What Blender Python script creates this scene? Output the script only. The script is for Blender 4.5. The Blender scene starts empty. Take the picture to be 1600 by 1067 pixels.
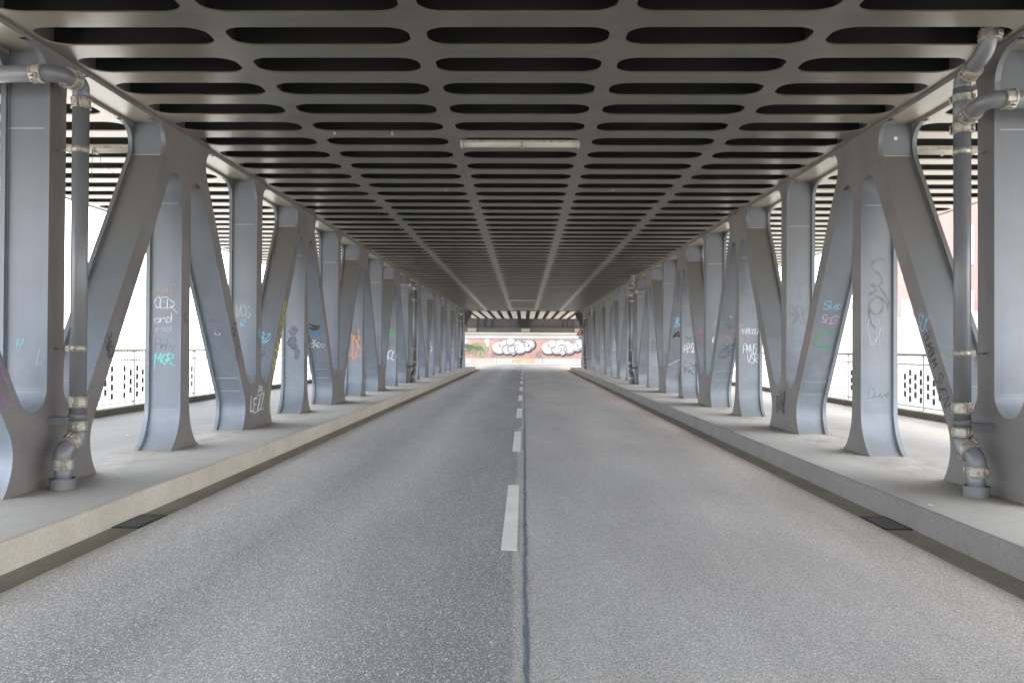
import bpy, bmesh, math, random
from math import sin, cos, pi, radians, sqrt, atan2
from mathutils import Vector, Matrix
random.seed(7)
sc = bpy.context.scene
COL = sc.collection
EYE = 1.63          # eye level above the road surface
PAVE = 0.23         # top of the raised pavement
P = 6.22            # truss panel length
N0 = 8.06           # first bottom node in view
TX = 4.685          # road-side face of each truss
TW = 0.50           # truss thickness
TP = 0.055          # plate thickness
CEIL = EYE + 2.975  # underside of the cross beams
BP = P / 8.0        # cross beam spacing

# ------------------------------------------------------------------ helpers
class MB:
    def __init__(self):
        self.v = []; self.f = []; self.m = []; self.smooth = []
    def add(self, verts, faces, mat=0, smooth=False):
        o = len(self.v); self.v += [tuple(p) for p in verts]
        for f in faces:
            self.f.append(tuple(i + o for i in f)); self.m.append(mat); self.smooth.append(smooth)
        return self
    def box(self, x0, x1, y0, y1, z0, z1, mat=0):
        v = [(x0,y0,z0),(x1,y0,z0),(x1,y1,z0),(x0,y1,z0),(x0,y0,z1),(x1,y0,z1),(x1,y1,z1),(x0,y1,z1)]
        return self.add(v, [(0,3,2,1),(4,5,6,7),(0,1,5,4),(1,2,6,5),(2,3,7,6),(3,0,4,7)], mat)
    def prism(self, poly, axis, a0, a1, mat=0, mat0=None):
        """extrude a 2-D polygon along an axis; mat0 is the material of the a0 cap"""
        n = len(poly)
        def P3(p, a):
            if axis == 'x': return (a, p[0], p[1])
            if axis == 'y': return (p[0], a, p[1])
            return (p[0], p[1], a)
        v = [P3(p, a0) for p in poly] + [P3(p, a1) for p in poly]
        self.add(v, [tuple(range(n))[::-1]], mat if mat0 is None else mat0)
        self.add(v, [tuple(range(n, 2*n))], mat)
        self.add(v, [(i, (i+1) % n, n + (i+1) % n, n + i) for i in range(n)], mat)
        return self
    def sheet(self, path, w0, w1, mat=0, smooth=False):
        """ruled sheet along a (u, v) path, spanning x from w0 to w1"""
        v = []
        for u, z in path: v += [(w0, u, z), (w1, u, z)]
        return self.add(v, [(2*i, 2*i+1, 2*i+3, 2*i+2) for i in range(len(path)-1)], mat, smooth)
    def tube(self, pts, r, seg=16, mat=0, caps=True, r2=None):
        pts = [Vector(p) for p in pts]; n = len(pts); rings = []
        T0 = (pts[1]-pts[0]).normalized()
        ref = Vector((0,0,1)) if abs(T0.z) < .9 else Vector((1,0,0))
        X = T0.cross(ref).normalized()
        for i, p in enumerate(pts):
            T = (pts[min(i+1,n-1)] - pts[max(i-1,0)]).normalized()
            X = (X - T*X.dot(T)).normalized(); Y = T.cross(X)
            rr = r if r2 is None else r + (r2-r)*i/(n-1)
            rings.append([p + rr*(X*cos(2*pi*k/seg) + Y*sin(2*pi*k/seg)) for k in range(seg)])
        v = [q for R in rings for q in R]
        f = [(i*seg+k, i*seg+(k+1)%seg, (i+1)*seg+(k+1)%seg, (i+1)*seg+k) for i in range(n-1) for k in range(seg)]
        self.add(v, f, mat, True)
        if caps:
            self.add(v, [tuple(range(seg))[::-1], tuple(range((n-1)*seg, n*seg))], mat)
        return self
    def build(self, name, mats, parent=None, loc=(0,0,0), fix=True):
        me = bpy.data.meshes.new(name)
        me.from_pydata(self.v, [], self.f)
        for m in (mats if isinstance(mats, (list, tuple)) else [mats]): me.materials.append(m)
        me.polygons.foreach_set('material_index', self.m)
        me.polygons.foreach_set('use_smooth', self.smooth)
        me.update()
        if fix:
            bm = bmesh.new(); bm.from_mesh(me)
            bmesh.ops.remove_doubles(bm, verts=bm.verts, dist=1e-5)
            bmesh.ops.recalc_face_normals(bm, faces=bm.faces)
            bm.to_mesh(me); bm.free()
        o = bpy.data.objects.new(name, me); COL.objects.link(o)
        o.location = loc
        if parent: o.parent = parent
        return o

def tag(o, label=None, cat=None, group=None, kind=None):
    if label: o['label'] = label
    if cat: o['category'] = cat
    if group: o['group'] = group
    if kind: o['kind'] = kind
    return o
def thing(name, label, cat, loc=(0,0,0), group=None):
    o = bpy.data.objects.new(name, None); COL.objects.link(o); o.location = loc
    return tag(o, label, cat, group)
def copy_part(src, parent, loc):
    c = src.copy(); COL.objects.link(c); c.parent = parent; c.location = loc
    return c
def copy_tree(o, loc):
    r = o.copy(); COL.objects.link(r); r.location = loc
    for ch in list(o.children):
        c = ch.copy(); COL.objects.link(c); c.parent = r
        for g in list(ch.children):
            d = g.copy(); COL.objects.link(d); d.parent = c
    return r
def arc(cx, cy, r, a0, a1, n=8):
    return [(cx + r*cos(radians(a0+(a1-a0)*i/n)), cy + r*sin(radians(a0+(a1-a0)*i/n))) for i in range(n+1)]
def rounded(pts, n=6):
    """open polyline of (u, v, radius): every inner corner is rounded"""
    out = [pts[0][:2]]
    for i in range(1, len(pts)-1):
        p0, p1, p2 = Vector(pts[i-1][:2]), Vector(pts[i][:2]), Vector(pts[i+1][:2]); r = pts[i][2]
        if r <= 0: out.append(tuple(p1)); continue
        a, b = (p0-p1).normalized(), (p2-p1).normalized()
        half = a.angle(b)/2; t = min(r/math.tan(half), (p0-p1).length*.98, (p2-p1).length*.98)
        s, e = p1 + a*t, p1 + b*t
        for k in range(n+1):
            q = k/n; out.append(tuple((1-q)**2*s + 2*q*(1-q)*p1 + q*q*e))
    out.append(pts[-1][:2]); return out
def mir(path): return [(-u, v) for u, v in path]

# ------------------------------------------------------------------ materials
def node_mat(name, base, rough=.6, metal=0., spec=.5):
    m = bpy.data.materials.new(name); m.use_nodes = True
    nt = m.node_tree; b = nt.nodes['Principled BSDF']
    b.inputs['Base Color'].default_value = (*base, 1); b.inputs['Roughness'].default_value = rough
    b.inputs['Metallic'].default_value = metal; b.inputs['Specular IOR Level'].default_value = spec
    return m, nt, b
def nd(nt, typ, **kw):
    n = nt.nodes.new(typ)
    for k, v in kw.items():
        if k in n.inputs: n.inputs[k].default_value = v
        else: setattr(n, k, v)
    return n
def noise(nt, vec, scale, detail=4, rough=.6, dist=0.):
    n = nd(nt, 'ShaderNodeTexNoise', Scale=scale, Detail=detail, Roughness=rough, Distortion=dist)
    nt.links.new(vec, n.inputs['Vector']); return n.outputs['Fac']
def ramp(nt, fac, stops):
    r = nt.nodes.new('ShaderNodeValToRGB'); e = r.color_ramp.elements
    while len(e) < len(stops): e.new(.5)
    for i, (p, c) in enumerate(stops):
        e[i].position = p; e[i].color = (*c, 1) if len(c) == 3 else c
    nt.links.new(fac, r.inputs['Fac']); return r.outputs['Color']
def mix(nt, fac, a, b, mode='MIX'):
    m = nt.nodes.new('ShaderNodeMix'); m.data_type = 'RGBA'; m.blend_type = mode
    if isinstance(fac, (int, float)): m.inputs[0].default_value = fac
    else: nt.links.new(fac, m.inputs[0])
    for v, i in ((a, 6), (b, 7)):
        if isinstance(v, tuple): m.inputs[i].default_value = (*v, 1)
        else: nt.links.new(v, m.inputs[i])
    return m.outputs[2]
def coords(nt, scale=(1,1,1), world=False):
    if world:
        g = nt.nodes.new('ShaderNodeNewGeometry'); out = g.outputs['Position']
    else:
        g = nt.nodes.new('ShaderNodeTexCoord'); out = g.outputs['Object']
    mp = nt.nodes.new('ShaderNodeMapping'); mp.inputs['Scale'].default_value = scale
    nt.links.new(out, mp.inputs['Vector']); return mp.outputs['Vector']
def bump(nt, b, h, strength=.3, dist=.01):
    n = nd(nt, 'ShaderNodeBump', Strength=strength, Distance=dist)
    nt.links.new(h, n.inputs['Height']); nt.links.new(n.outputs['Normal'], b.inputs['Normal'])
def G(v): return (v, v, v)

def painted_steel(name, c, dirt=(.10,.085,.07), streak=.35, rough=.5, foot=True, outer_bounce=None, dust=False, along=(9, 9, .7), top_shade=False):
    """weathered coat of paint: cloudy tone, vertical run marks, grime rising from the pavement"""
    m, nt, b = node_mat(name, c, rough)
    v = coords(nt, world=True)
    cloud = ramp(nt, noise(nt, v, 1.3, 5, .6, .4), [(.3, tuple(x*.78 for x in c)), (.7, tuple(min(1, x*1.16) for x in c))])
    vs = coords(nt, along, world=True)
    st = ramp(nt, noise(nt, vs, 2.2, 4, .65), [(.48, G(0)), (.8, G(1))])
    fac = nd(nt, 'ShaderNodeMath', operation='MULTIPLY'); nt.links.new(st, fac.inputs[0]); fac.inputs[1].default_value = streak
    col = mix(nt, fac.outputs[0], cloud, dirt)
    sp = ramp(nt, noise(nt, v, 26, 3, .7), [(.66, G(0)), (.74, G(1))])
    f2 = nd(nt, 'ShaderNodeMath', operation='MULTIPLY'); nt.links.new(sp, f2.inputs[0]); f2.inputs[1].default_value = .14
    col = mix(nt, f2.outputs[0], col, (.55, .56, .56))
    if foot:
        s = nt.nodes.new('ShaderNodeSeparateXYZ'); nt.links.new(coords(nt, world=True), s.inputs[0])
        mr = nd(nt, 'ShaderNodeMapRange'); nt.links.new(s.outputs['Z'], mr.inputs['Value'])
        mr.inputs['From Min'].default_value = PAVE; mr.inputs['From Max'].default_value = PAVE + .22
        mr.inputs['To Min'].default_value = .55; mr.inputs['To Max'].default_value = 0
        n2 = nd(nt, 'ShaderNodeMath', operation='MULTIPLY'); nt.links.new(mr.outputs[0], n2.inputs[0]); nt.links.new(noise(nt, v, 7, 4, .7), n2.inputs[1])
        col = mix(nt, n2.outputs[0], col, (.17, .15, .12))
    if outer_bounce:      # ground bounce painted in: paler colour towards the walkways
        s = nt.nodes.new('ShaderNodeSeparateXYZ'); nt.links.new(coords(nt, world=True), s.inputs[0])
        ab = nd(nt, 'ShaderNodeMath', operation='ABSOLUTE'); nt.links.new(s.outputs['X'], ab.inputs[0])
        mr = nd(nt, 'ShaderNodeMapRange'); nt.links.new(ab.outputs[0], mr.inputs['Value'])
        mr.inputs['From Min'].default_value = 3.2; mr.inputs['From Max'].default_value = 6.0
        col = mix(nt, mr.outputs[0], col, mix(nt, .6, col, outer_bounce))
    if top_shade:       # shade under the deck put into the colour: upper steel darker than the feet
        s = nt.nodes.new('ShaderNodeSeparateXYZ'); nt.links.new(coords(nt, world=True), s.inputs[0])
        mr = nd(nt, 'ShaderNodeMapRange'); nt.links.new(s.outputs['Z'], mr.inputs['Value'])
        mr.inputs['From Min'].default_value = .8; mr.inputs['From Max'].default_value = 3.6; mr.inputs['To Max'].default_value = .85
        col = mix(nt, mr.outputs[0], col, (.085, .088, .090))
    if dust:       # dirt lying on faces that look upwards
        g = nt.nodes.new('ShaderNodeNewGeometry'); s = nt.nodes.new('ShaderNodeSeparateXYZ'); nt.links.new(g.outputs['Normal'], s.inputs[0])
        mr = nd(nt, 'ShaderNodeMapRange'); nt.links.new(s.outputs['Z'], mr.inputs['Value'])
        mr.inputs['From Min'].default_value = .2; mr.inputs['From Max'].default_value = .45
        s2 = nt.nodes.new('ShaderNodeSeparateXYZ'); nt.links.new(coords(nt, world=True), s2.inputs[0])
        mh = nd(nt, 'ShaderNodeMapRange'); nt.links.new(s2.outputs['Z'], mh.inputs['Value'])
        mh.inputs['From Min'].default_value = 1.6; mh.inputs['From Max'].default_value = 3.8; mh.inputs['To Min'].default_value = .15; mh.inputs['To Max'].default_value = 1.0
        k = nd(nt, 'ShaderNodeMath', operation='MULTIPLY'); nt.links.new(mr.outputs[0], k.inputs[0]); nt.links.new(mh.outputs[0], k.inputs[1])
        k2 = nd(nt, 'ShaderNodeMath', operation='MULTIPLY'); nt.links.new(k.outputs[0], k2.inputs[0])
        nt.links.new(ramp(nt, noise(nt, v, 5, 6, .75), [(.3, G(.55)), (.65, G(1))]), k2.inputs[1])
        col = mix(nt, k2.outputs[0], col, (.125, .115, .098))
    nt.links.new(col, b.inputs['Base Color'])
    bump(nt, b, noise(nt, coords(nt, world=True), 3.2, 3, .5), .25, .012)
    return m

M = {}
M['paint'] = painted_steel('grey_blue_paint', (.208, .230, .254), streak=.2, rough=.42, dust=True, top_shade=True)
M['paint_sky_tint'] = painted_steel('sky_tinted_paint', (.188, .216, .255), streak=.2, rough=.42, dust=True, top_shade=True)  # left truss: the same paint with blue sky light tinted in
M['plate'] = painted_steel('warm_tinted_paint', (.140, .129, .121), streak=.22, rough=.5)  # same paint, dirtier, with warm bounced light tinted into the road-facing plates
M['soffit'] = painted_steel('soffit_paint', (.100, .091, .072), dirt=(.055,.047,.036), streak=.6, rough=.34, foot=False, along=(.5, 7, 7), outer_bounce=(.44,.39,.31))
M['weld'] = node_mat('weld_bead', (.25, .262, .275), .45)[0]
M['inside'] = node_mat('shaded_interior', (.022, .021, .018), .9)[0]  # grimy steel, taken near black to hold the shade inside the recesses
M['bridge_dark'] = painted_steel('dark_girder_paint', (.075, .078, .078), streak=.3, foot=False)
M['pipe'] = painted_steel('grey_pipe', (.13, .132, .135), streak=.2, rough=.38, foot=False)
M['black_metal'] = node_mat('black_metal', (.03, .03, .03), .6)[0]

def galvanised():
    m, nt, b = node_mat('galvanised_clamp', (.42, .41, .37), .4, .35)
    v = coords(nt, world=True)
    n = noise(nt, v, 22, 4, .7)
    nt.links.new(ramp(nt, n, [(.35, (.38,.365,.32)), (.54, (.29,.27,.22)), (.68, (.17,.09,.05))]), b.inputs['Base Color'])
    return m
M['clamp'] = galvanised()
M['rail'] = node_mat('railing_steel', (.36, .36, .36), .45, .3)[0]
M['rail_brown'] = node_mat('handrail_brown', (.115, .085, .07), .5)[0]
def screen():
    m, nt, b = node_mat('clear_screen', (.9, .92, .92), .1)
    t = nt.nodes.new('ShaderNodeBsdfTransparent'); x = nt.nodes.new('ShaderNodeMixShader'); x.inputs[0].default_value = .12
    nt.links.new(t.outputs[0], x.inputs[1]); nt.links.new(b.outputs[0], x.inputs[2]); nt.links.new(x.outputs[0], nt.nodes['Material Output'].inputs['Surface'])
    return m
M['rail_panel'] = screen()
M['rail_slot'] = node_mat('dark_slot', (.05, .05, .055), .7)[0]
M['sign_white'] = node_mat('sign_white', (.55, .56, .55), .4)[0]
M['sign_red'] = node_mat('sign_red', (.50, .03, .04), .4)[0]

def asphalt():
    m, nt, b = node_mat('asphalt', (.1,.1,.1), .62, spec=.5)
    v = coords(nt)
    s = nt.nodes.new('ShaderNodeSeparateXYZ'); nt.links.new(v, s.inputs[0])
    wob = nd(nt, 'ShaderNodeMath', operation='MULTIPLY_ADD'); nt.links.new(noise(nt, coords(nt, (.8, .12, 1)), 1.0, 3), wob.inputs[0]); wob.inputs[1].default_value = .5
    nt.links.new(s.outputs['X'], wob.inputs[2])
    xr = nd(nt, 'ShaderNodeMapRange'); nt.links.new(wob.outputs[0], xr.inputs['Value'])
    xr.inputs['From Min'].default_value = -3.4 + .25; xr.inputs['From Max'].default_value = 3.4 + .25
    # across the road: dusty edge, worn wheel tracks, darker left lane, paler right lane, pinkish dust at the right edge
    stops = [(0.0, (.235,.222,.205)), (.085, (.190,.186,.180)), (.19, (.138,.142,.151)), (.29, (.195,.198,.205)), (.40, (.138,.141,.148)),
             (.497, (.125,.127,.131)), (.503, (.190,.188,.185)), (.62, (.205,.202,.197)), (.74, (.218,.214,.208)), (.86, (.210,.203,.196)), (.94, (.250,.227,.207)), (1.0, (.295,.262,.232))]
    base = ramp(nt, xr.outputs[0], stops)
    base = mix(nt, .65, base, ramp(nt, noise(nt, coords(nt, (1, .22, 1)), .9, 5, .62), [(.3, G(.38)), (.7, G(.62))]), 'OVERLAY')
    # stones in the binder
    vo = nd(nt, 'ShaderNodeTexVoronoi', Scale=150., Randomness=1.); nt.links.new(v, vo.inputs['Vector'])
    sepc = nt.nodes.new('ShaderNodeSeparateColor'); nt.links.new(vo.outputs['Color'], sepc.inputs[0])
    stone = ramp(nt, sepc.outputs[0], [(.0, G(.16)), (.45, G(.44)), (.80, G(.60)), (.95, G(.88)), (1., G(1.))])
    base = mix(nt, .62, base, stone, 'OVERLAY')
    fleck = ramp(nt, sepc.outputs[1], [(.90, G(0)), (.93, G(1))])
    left = ramp(nt, xr.outputs[0], [(.1, G(.75)), (.49, G(.7)), (.51, G(.22)), (.9, G(.15))])
    fm = nd(nt, 'ShaderNodeMath', operation='MULTIPLY'); nt.links.new(fleck, fm.inputs[0]); nt.links.new(left, fm.inputs[1])
    base = mix(nt, fm.outputs[0], base, (.50, .49, .47))
    base = mix(nt, 1., base, (2.2, 2.17, 2.12), 'MULTIPLY')
    nt.links.new(base, b.inputs['Base Color'])
    bump(nt, b, vo.outputs['Distance'], .45, .006)
    return m
M['asphalt'] = asphalt()

def concrete(name, c, c2, big=.7, fine=60, stain=(.10,.09,.075), amt=.35, rough=.85):
    m, nt, b = node_mat(name, c, rough, spec=.3)
    v = coords(nt, world=True)
    base = ramp(nt, noise(nt, v, big, 6, .62, .3), [(.28, c2), (.72, c)])
    f = ramp(nt, noise(nt, v, fine, 3, .7), [(.3, G(.36)), (.7, G(.62))])
    base = mix(nt, .5, base, f, 'OVERLAY')
    st = ramp(nt, noise(nt, v, 2.6, 5, .7, .8), [(.58, G(0)), (.76, G(1))])
    k = nd(nt, 'ShaderNodeMath', operation='MULTIPLY'); nt.links.new(st, k.inputs[0]); k.inputs[1].default_value = amt
    base = mix(nt, k.outputs[0], base, stain)
    nt.links.new(base, b.inputs['Base Color'])
    bump(nt, b, noise(nt, v, fine, 3, .7), .25, .004)
    return m
M['pave'] = concrete('pavement_screed', (.43,.41,.375), (.365,.345,.315), .8, 70, (.17,.155,.13), .4)
def add_dust_and_walk_dim(m):
    nt = m.node_tree; b = nt.nodes['Principled BSDF']; src = b.inputs['Base Color'].links[0].from_socket
    s = nt.nodes.new('ShaderNodeSeparateXYZ'); nt.links.new(coords(nt, world=True), s.inputs[0])
    ab = nd(nt, 'ShaderNodeMath', operation='ABSOLUTE'); nt.links.new(s.outputs['X'], ab.inputs[0])
    mr = nd(nt, 'ShaderNodeMapRange'); nt.links.new(ab.outputs[0], mr.inputs['Value']); mr.inputs['From Min'].default_value = 3.6; mr.inputs['From Max'].default_value = 6.2
    band = ramp(nt, mr.outputs[0], [(.0, G(.25)), (.10, G(.05)), (.30, G(.35)), (.40, G(1.)), (.62, G(1.)), (.75, G(.2)), (1., G(0))])
    k = nd(nt, 'ShaderNodeMath', operation='MULTIPLY'); nt.links.new(band, k.inputs[0])
    nt.links.new(ramp(nt, noise(nt, coords(nt, (1, .6, 1), world=True), 3.0, 6, .7), [(.38, G(.05)), (.68, G(.85))]), k.inputs[1])
    walk_dim = ramp(nt, mr.outputs[0], [(.5, G(1)), (.85, G(.60))])  # pavement colour lowered over the walkways to offset the bright side light
    nt.links.new(mix(nt, 1., mix(nt, k.outputs[0], src, (.22, .19, .15)), walk_dim, 'MULTIPLY'), b.inputs['Base Color'])
add_dust_and_walk_dim(M['pave'])
M['kerb_w'] = concrete('warm_kerb_stone', (.45,.405,.335), (.37,.33,.27), 1.6, 50, (.13,.105,.08), .45)
M['kerb_g'] = concrete('grey_kerb_stone', (.215,.205,.19), (.165,.158,.146), 1.6, 50, (.10,.09,.08), .45)
M['gutter'] = concrete('mastic_gutter', (.38,.34,.285), (.26,.235,.20), 1.4, 45, (.08,.073,.065), .5)
M['upstand'] = concrete('upstand_concrete', (.15,.135,.10), (.10,.09,.07), 1.4, 45)
M['ground'] = concrete('quay_ground', (.60,.56,.50), (.50,.47,.42), .05, 4)
M['cream'] = concrete('cream_concrete', (.36,.33,.26), (.30,.27,.22), .4, 12, (.25,.23,.19), .4)
M['palebase'] = concrete('pale_concrete', (.36,.355,.33), (.30,.295,.28), .4, 12, (.25,.23,.21), .4)
M['salmon'] = concrete('salmon_paint', (.31,.195,.17), (.26,.165,.145), .5, 10, (.20,.11,.10), .4)
M['dash'] = concrete('road_paint', (.78,.76,.72), (.66,.64,.60), 2.0, 70, (.4,.4,.4), .35)
M['seal'] = node_mat('joint_sealant', (.16,.185,.235), .5)[0]
M['brick'] = concrete('red_brick_wall', (.36,.17,.145), (.30,.14,.12), .2, 6)
M['glass'] = node_mat('window_glass', (.35,.38,.42), .15)[0]
M['beige'] = concrete('beige_render', (.50,.46,.40), (.42,.39,.34), .2, 5)
M['leaf'] = concrete('foliage', (.07,.10,.035), (.045,.07,.02), 1.5, 9)
M['bark'] = node_mat('bark', (.08,.06,.045), .9)[0]
M['tube'] = node_mat('lamp_diffuser', (.42,.41,.35), .35)[0]
M['rust'] = node_mat('rust', (.16,.07,.035), .8)[0]
M['litter'] = node_mat('litter_white', (.75,.75,.72), .6)[0]

_spray = {}
def spray(name, c, soft=.0):
    if name in _spray: return _spray[name]
    m, nt, b = node_mat('spray_' + name, c, .55)
    soft = max(soft, .22)
    if soft > 0:
        v = coords(nt, world=True)
        a = ramp(nt, noise(nt, v, 9, 4, .7), [(.35, G(1-soft)), (.75, G(min(1, 1.6-soft)))])
        nt.links.new(a, b.inputs['Alpha'])
    _spray[name] = m; return m
S = dict(mural=spray('mural', (.36,.36,.37)),
    cyan=spray('cyan', (.16,.62,.60)), sky=spray('sky', (.20,.52,.66)), white=spray('white', (.66,.67,.67), .35), strongwhite=spray('strongwhite', (.62,.62,.63)),
    black=spray('black', (.03,.03,.035), .2), grey=spray('grey', (.13,.14,.15), .25), faint=spray('faint', (.16,.165,.19), .55),
    tan=spray('tan', (.33,.29,.22), .45), purple=spray('purple', (.33,.10,.42)), yellow=spray('yellow', (.52,.52,.06)), orange=spray('orange', (.60,.27,.14)),
    green=spray('green', (.08,.33,.13), .15), teal=spray('teal', (.05,.36,.30)), pink=spray('pink', (.58,.35,.52)), red=spray('red', (.52,.13,.12), .2),
    magenta=spray('magenta', (.55,.14,.28), .3), smoke=spray('smoke', (.13,.135,.15), .7), salmonp=spray('salmonp', (.42,.24,.20), .3), drip=spray('drip', (.45,.47,.48), .4),
    darkgreen=spray('darkgreen', (.03,.07,.04), .3), blue=spray('blue', (.09,.22,.32), .2))

# ------------------------------------------------------------------ stroke lettering
F = {
 'A': [[(0,0),(.4,1),(.8,0)],[(.15,.4),(.65,.4)]], 'B': [[(0,0),(0,1),(.5,.95),(.6,.75),(.45,.55),(0,.5)],[(.45,.55),(.7,.3),(.5,.02),(0,0)]],
 'C': [[(.75,.85),(.4,1),(.05,.7),(0,.35),(.3,0),(.75,.12)]], 'D': [[(0,0),(0,1),(.45,.92),(.75,.55),(.5,.08),(0,0)]],
 'E': [[(.7,1),(0,.95),(0,0),(.7,.02)],[(0,.5),(.55,.52)]], 'F': [[(.7,1),(0,.95),(0,0)],[(0,.5),(.5,.52)]],
 'G': [[(.75,.85),(.4,1),(.05,.65),(.05,.25),(.4,0),(.75,.2),(.75,.45),(.45,.45)]], 'I': [[(.1,0),(.1,1)]],
 'K': [[(0,0),(0,1)],[(.7,1),(0,.45),(.7,0)]], 'L': [[(.05,1),(0,0),(.65,.05)]],
 'M': [[(0,0),(.1,1),(.4,.35),(.72,1),(.8,0)]], 'N': [[(0,0),(.05,1),(.65,.02),(.7,1)]],
 'O': [[(.4,1),(.05,.75),(.0,.3),(.35,0),(.7,.3),(.7,.75),(.4,1)]], 'P': [[(0,0),(.03,1),(.55,.95),(.62,.65),(.4,.5),(.02,.5)]],
 'R': [[(0,0),(.03,1),(.55,.95),(.6,.68),(.4,.52),(.02,.5),(.7,0)]], 'S': [[(.7,.88),(.35,1),(.05,.8),(.2,.55),(.6,.42),(.65,.15),(.35,0),(0,.12)]],
 'T': [[(0,.97),(.8,1)],[(.4,1),(.38,0)]], 'U': [[(0,1),(.03,.2),(.35,0),(.65,.2),(.68,1)]], 'V': [[(0,1),(.35,0),(.7,1)]],
 'Y': [[(0,1),(.35,.5)],[(.75,1),(.2,-.15)]], 'Z': [[(0,.95),(.7,1),(.02,0),(.75,.05)]], '1': [[(0,.8),(.25,1),(.25,0)]],
 '0': [[(.35,1),(.05,.75),(.05,.25),(.35,0),(.62,.25),(.62,.75),(.35,1)]], '2': [[(.05,.8),(.35,1),(.6,.75),(0,0),(.7,.03)]],
 '6': [[(.6,.95),(.2,.7),(.05,.3),(.35,0),(.62,.25),(.35,.5),(.08,.3)]], '8': [[(.35,.5),(.08,.75),(.35,1),(.6,.75),(.35,.5),(.02,.2),(.35,0),(.68,.2),(.35,.5)]],
 ' ': [], ':': [[(.1,.7),(.12,.76)],[(.1,.2),(.12,.26)]],
 'a': [[(.5,.5),(.2,.55),(.03,.25),(.2,0),(.5,.2),(.5,.5),(.55,0)]], 'n': [[(0,0),(.02,.5),(.03,.3),(.3,.52),(.48,.35),(.5,0)]],
 'd': [[(.5,.25),(.2,.5),(.03,.25),(.2,0),(.5,.2),(.5,1),(.52,0)]], 'e': [[(.05,.28),(.48,.32),(.3,.52),(.05,.35),(.12,.05),(.45,.05)]],
 's': [[(.45,.45),(.15,.5),(.12,.3),(.42,.2),(.3,0),(.02,.05)]], 'i': [[(.1,0),(.12,.5)],[(.12,.66),(.13,.7)]],
 'm': [[(0,0),(.02,.5),(.2,.5),(.25,0),(.3,.45),(.5,.5),(.55,0)]], 'l': [[(.1,1),(.08,0)]], 'k': [[(0,1),(0,0)],[(.4,.5),(0,.2),(.45,0)]],
 'y': [[(0,.5),(.25,.1)],[(.5,.5),(.1,-.4)]], 'u': [[(0,.5),(.03,.1),(.3,0),(.45,.2),(.45,.5),(.5,0)]], 'v': [[(0,.5),(.2,0),(.42,.5)]],
}
def smooth_line(pts, n=4):
    if len(pts) < 3: return pts
    out = []
    P_ = [pts[0]] + list(pts) + [pts[-1]]
    for i in range(1, len(P_)-2):
        a, b, c, d = P_[i-1], P_[i], P_[i+1], P_[i+2]
        for k in range(n):
            t = k/n
            out.append(tuple(.5*((2*b[j]) + (-a[j]+c[j])*t + (2*a[j]-5*b[j]+4*c[j]-d[j])*t*t + (-a[j]+3*b[j]-3*c[j]+d[j])*t**3) for j in (0,1)))
    out.append(pts[-1]); return out
def text_strokes(txt, w, h, slant=.15, jit=.05, seed=1, smooth=True):
    jit = jit*1.7; slant = slant + random.Random(seed*7).uniform(-.15, .25)
    """strokes of a hand written word filling w x h, centred on (0, 0)"""
    rnd = random.Random(seed); out = []; x = 0
    for ch in txt:
        g = F.get(ch, [])
        adv = (max([p[0] for s in g for p in s]) if g else .4) + .06
        sy = 1 + rnd.uniform(-.12, .12); dy = rnd.uniform(-.08, .08)
        for s in g:
            q = [(x + p[0] + slant*p[1] + rnd.uniform(-jit, jit), dy + p[1]*sy + rnd.uniform(-jit, jit)) for p in s]
            out.append(smooth_line(q) if smooth else q)
        x += adv
    x = max(x, .1)
    return [[((p[0]/x - .5)*w, (p[1]-.5)*h) for p in s] for s in out]
def rot(strokes, deg, dx=0, dy=0):
    c, s = cos(radians(deg)), sin(radians(deg))
    return [[(p[0]*c - p[1]*s + dx, p[0]*s + p[1]*c + dy) for p in st] for st in strokes]
def scribble(w, h, n=22, seed=1):
    rnd = random.Random(seed)
    return [smooth_line([(rnd.uniform(-w/2, w/2), rnd.uniform(-h/2, h/2)) for _ in range(n)], 3)]
def blob(w, h, n=18, seed=1):
    rnd = random.Random(seed)
    return [(w/2*cos(2*pi*i/n)*(1+rnd.uniform(-.25,.2)), h/2*sin(2*pi*i/n)*(1+rnd.uniform(-.25,.2))) for i in range(n)]
def ribbon(mb, strokes, lw, frame, lift=.003, mat=0):
    """flat strokes laid on a surface: frame = (origin, right, up, normal)"""
    O, R, U, Nn = [Vector(q) for q in frame]
    for k, st in enumerate(strokes):
        if len(st) < 2: continue
        vs = []; n = len(st); off = lift + .0004*k
        for i, p in enumerate(st):
            a = Vector(st[max(i-1,0)]); b = Vector(st[min(i+1,n-1)]); d = b-a
            d = d.normalized() if d.length > 1e-9 else Vector((1,0))
            nrm = Vector((-d.y, d.x))*lw/2*(1 + .35*sin(i*.9 + k*2.1))*(.55 if i in (0, n-1) else 1)
            for q in (Vector(p)+nrm, Vector(p)-nrm):
                vs.append(O + R*q.x + U*q.y + Nn*(off + .00001*i))
        mb.add(vs, [(2*i, 2*i+1, 2*i+3, 2*i+2) for i in range(n-1)], mat)
def graffiti(parent, frame, strokes, color, lw=.012, label=None, name='graffiti', lift=.003, fill=None):
    mb = MB()
    if strokes: ribbon(mb, strokes, lw, frame, lift)
    if fill:
        O, R, U, Nn = [Vector(q) for q in frame]
        mb.add([O + R*x + U*y + Nn*lift for x, y in fill], [tuple(range(len(fill)))])
    o = mb.build(name, S[color] if isinstance(color, str) else color, None, fix=False)
    if parent is not None:
        o.parent = parent
        loc = Vector(parent.location)
        if parent.parent: loc += Vector(parent.parent.location)
        o.location = -loc
    if label: o['label'] = label
    return o

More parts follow.
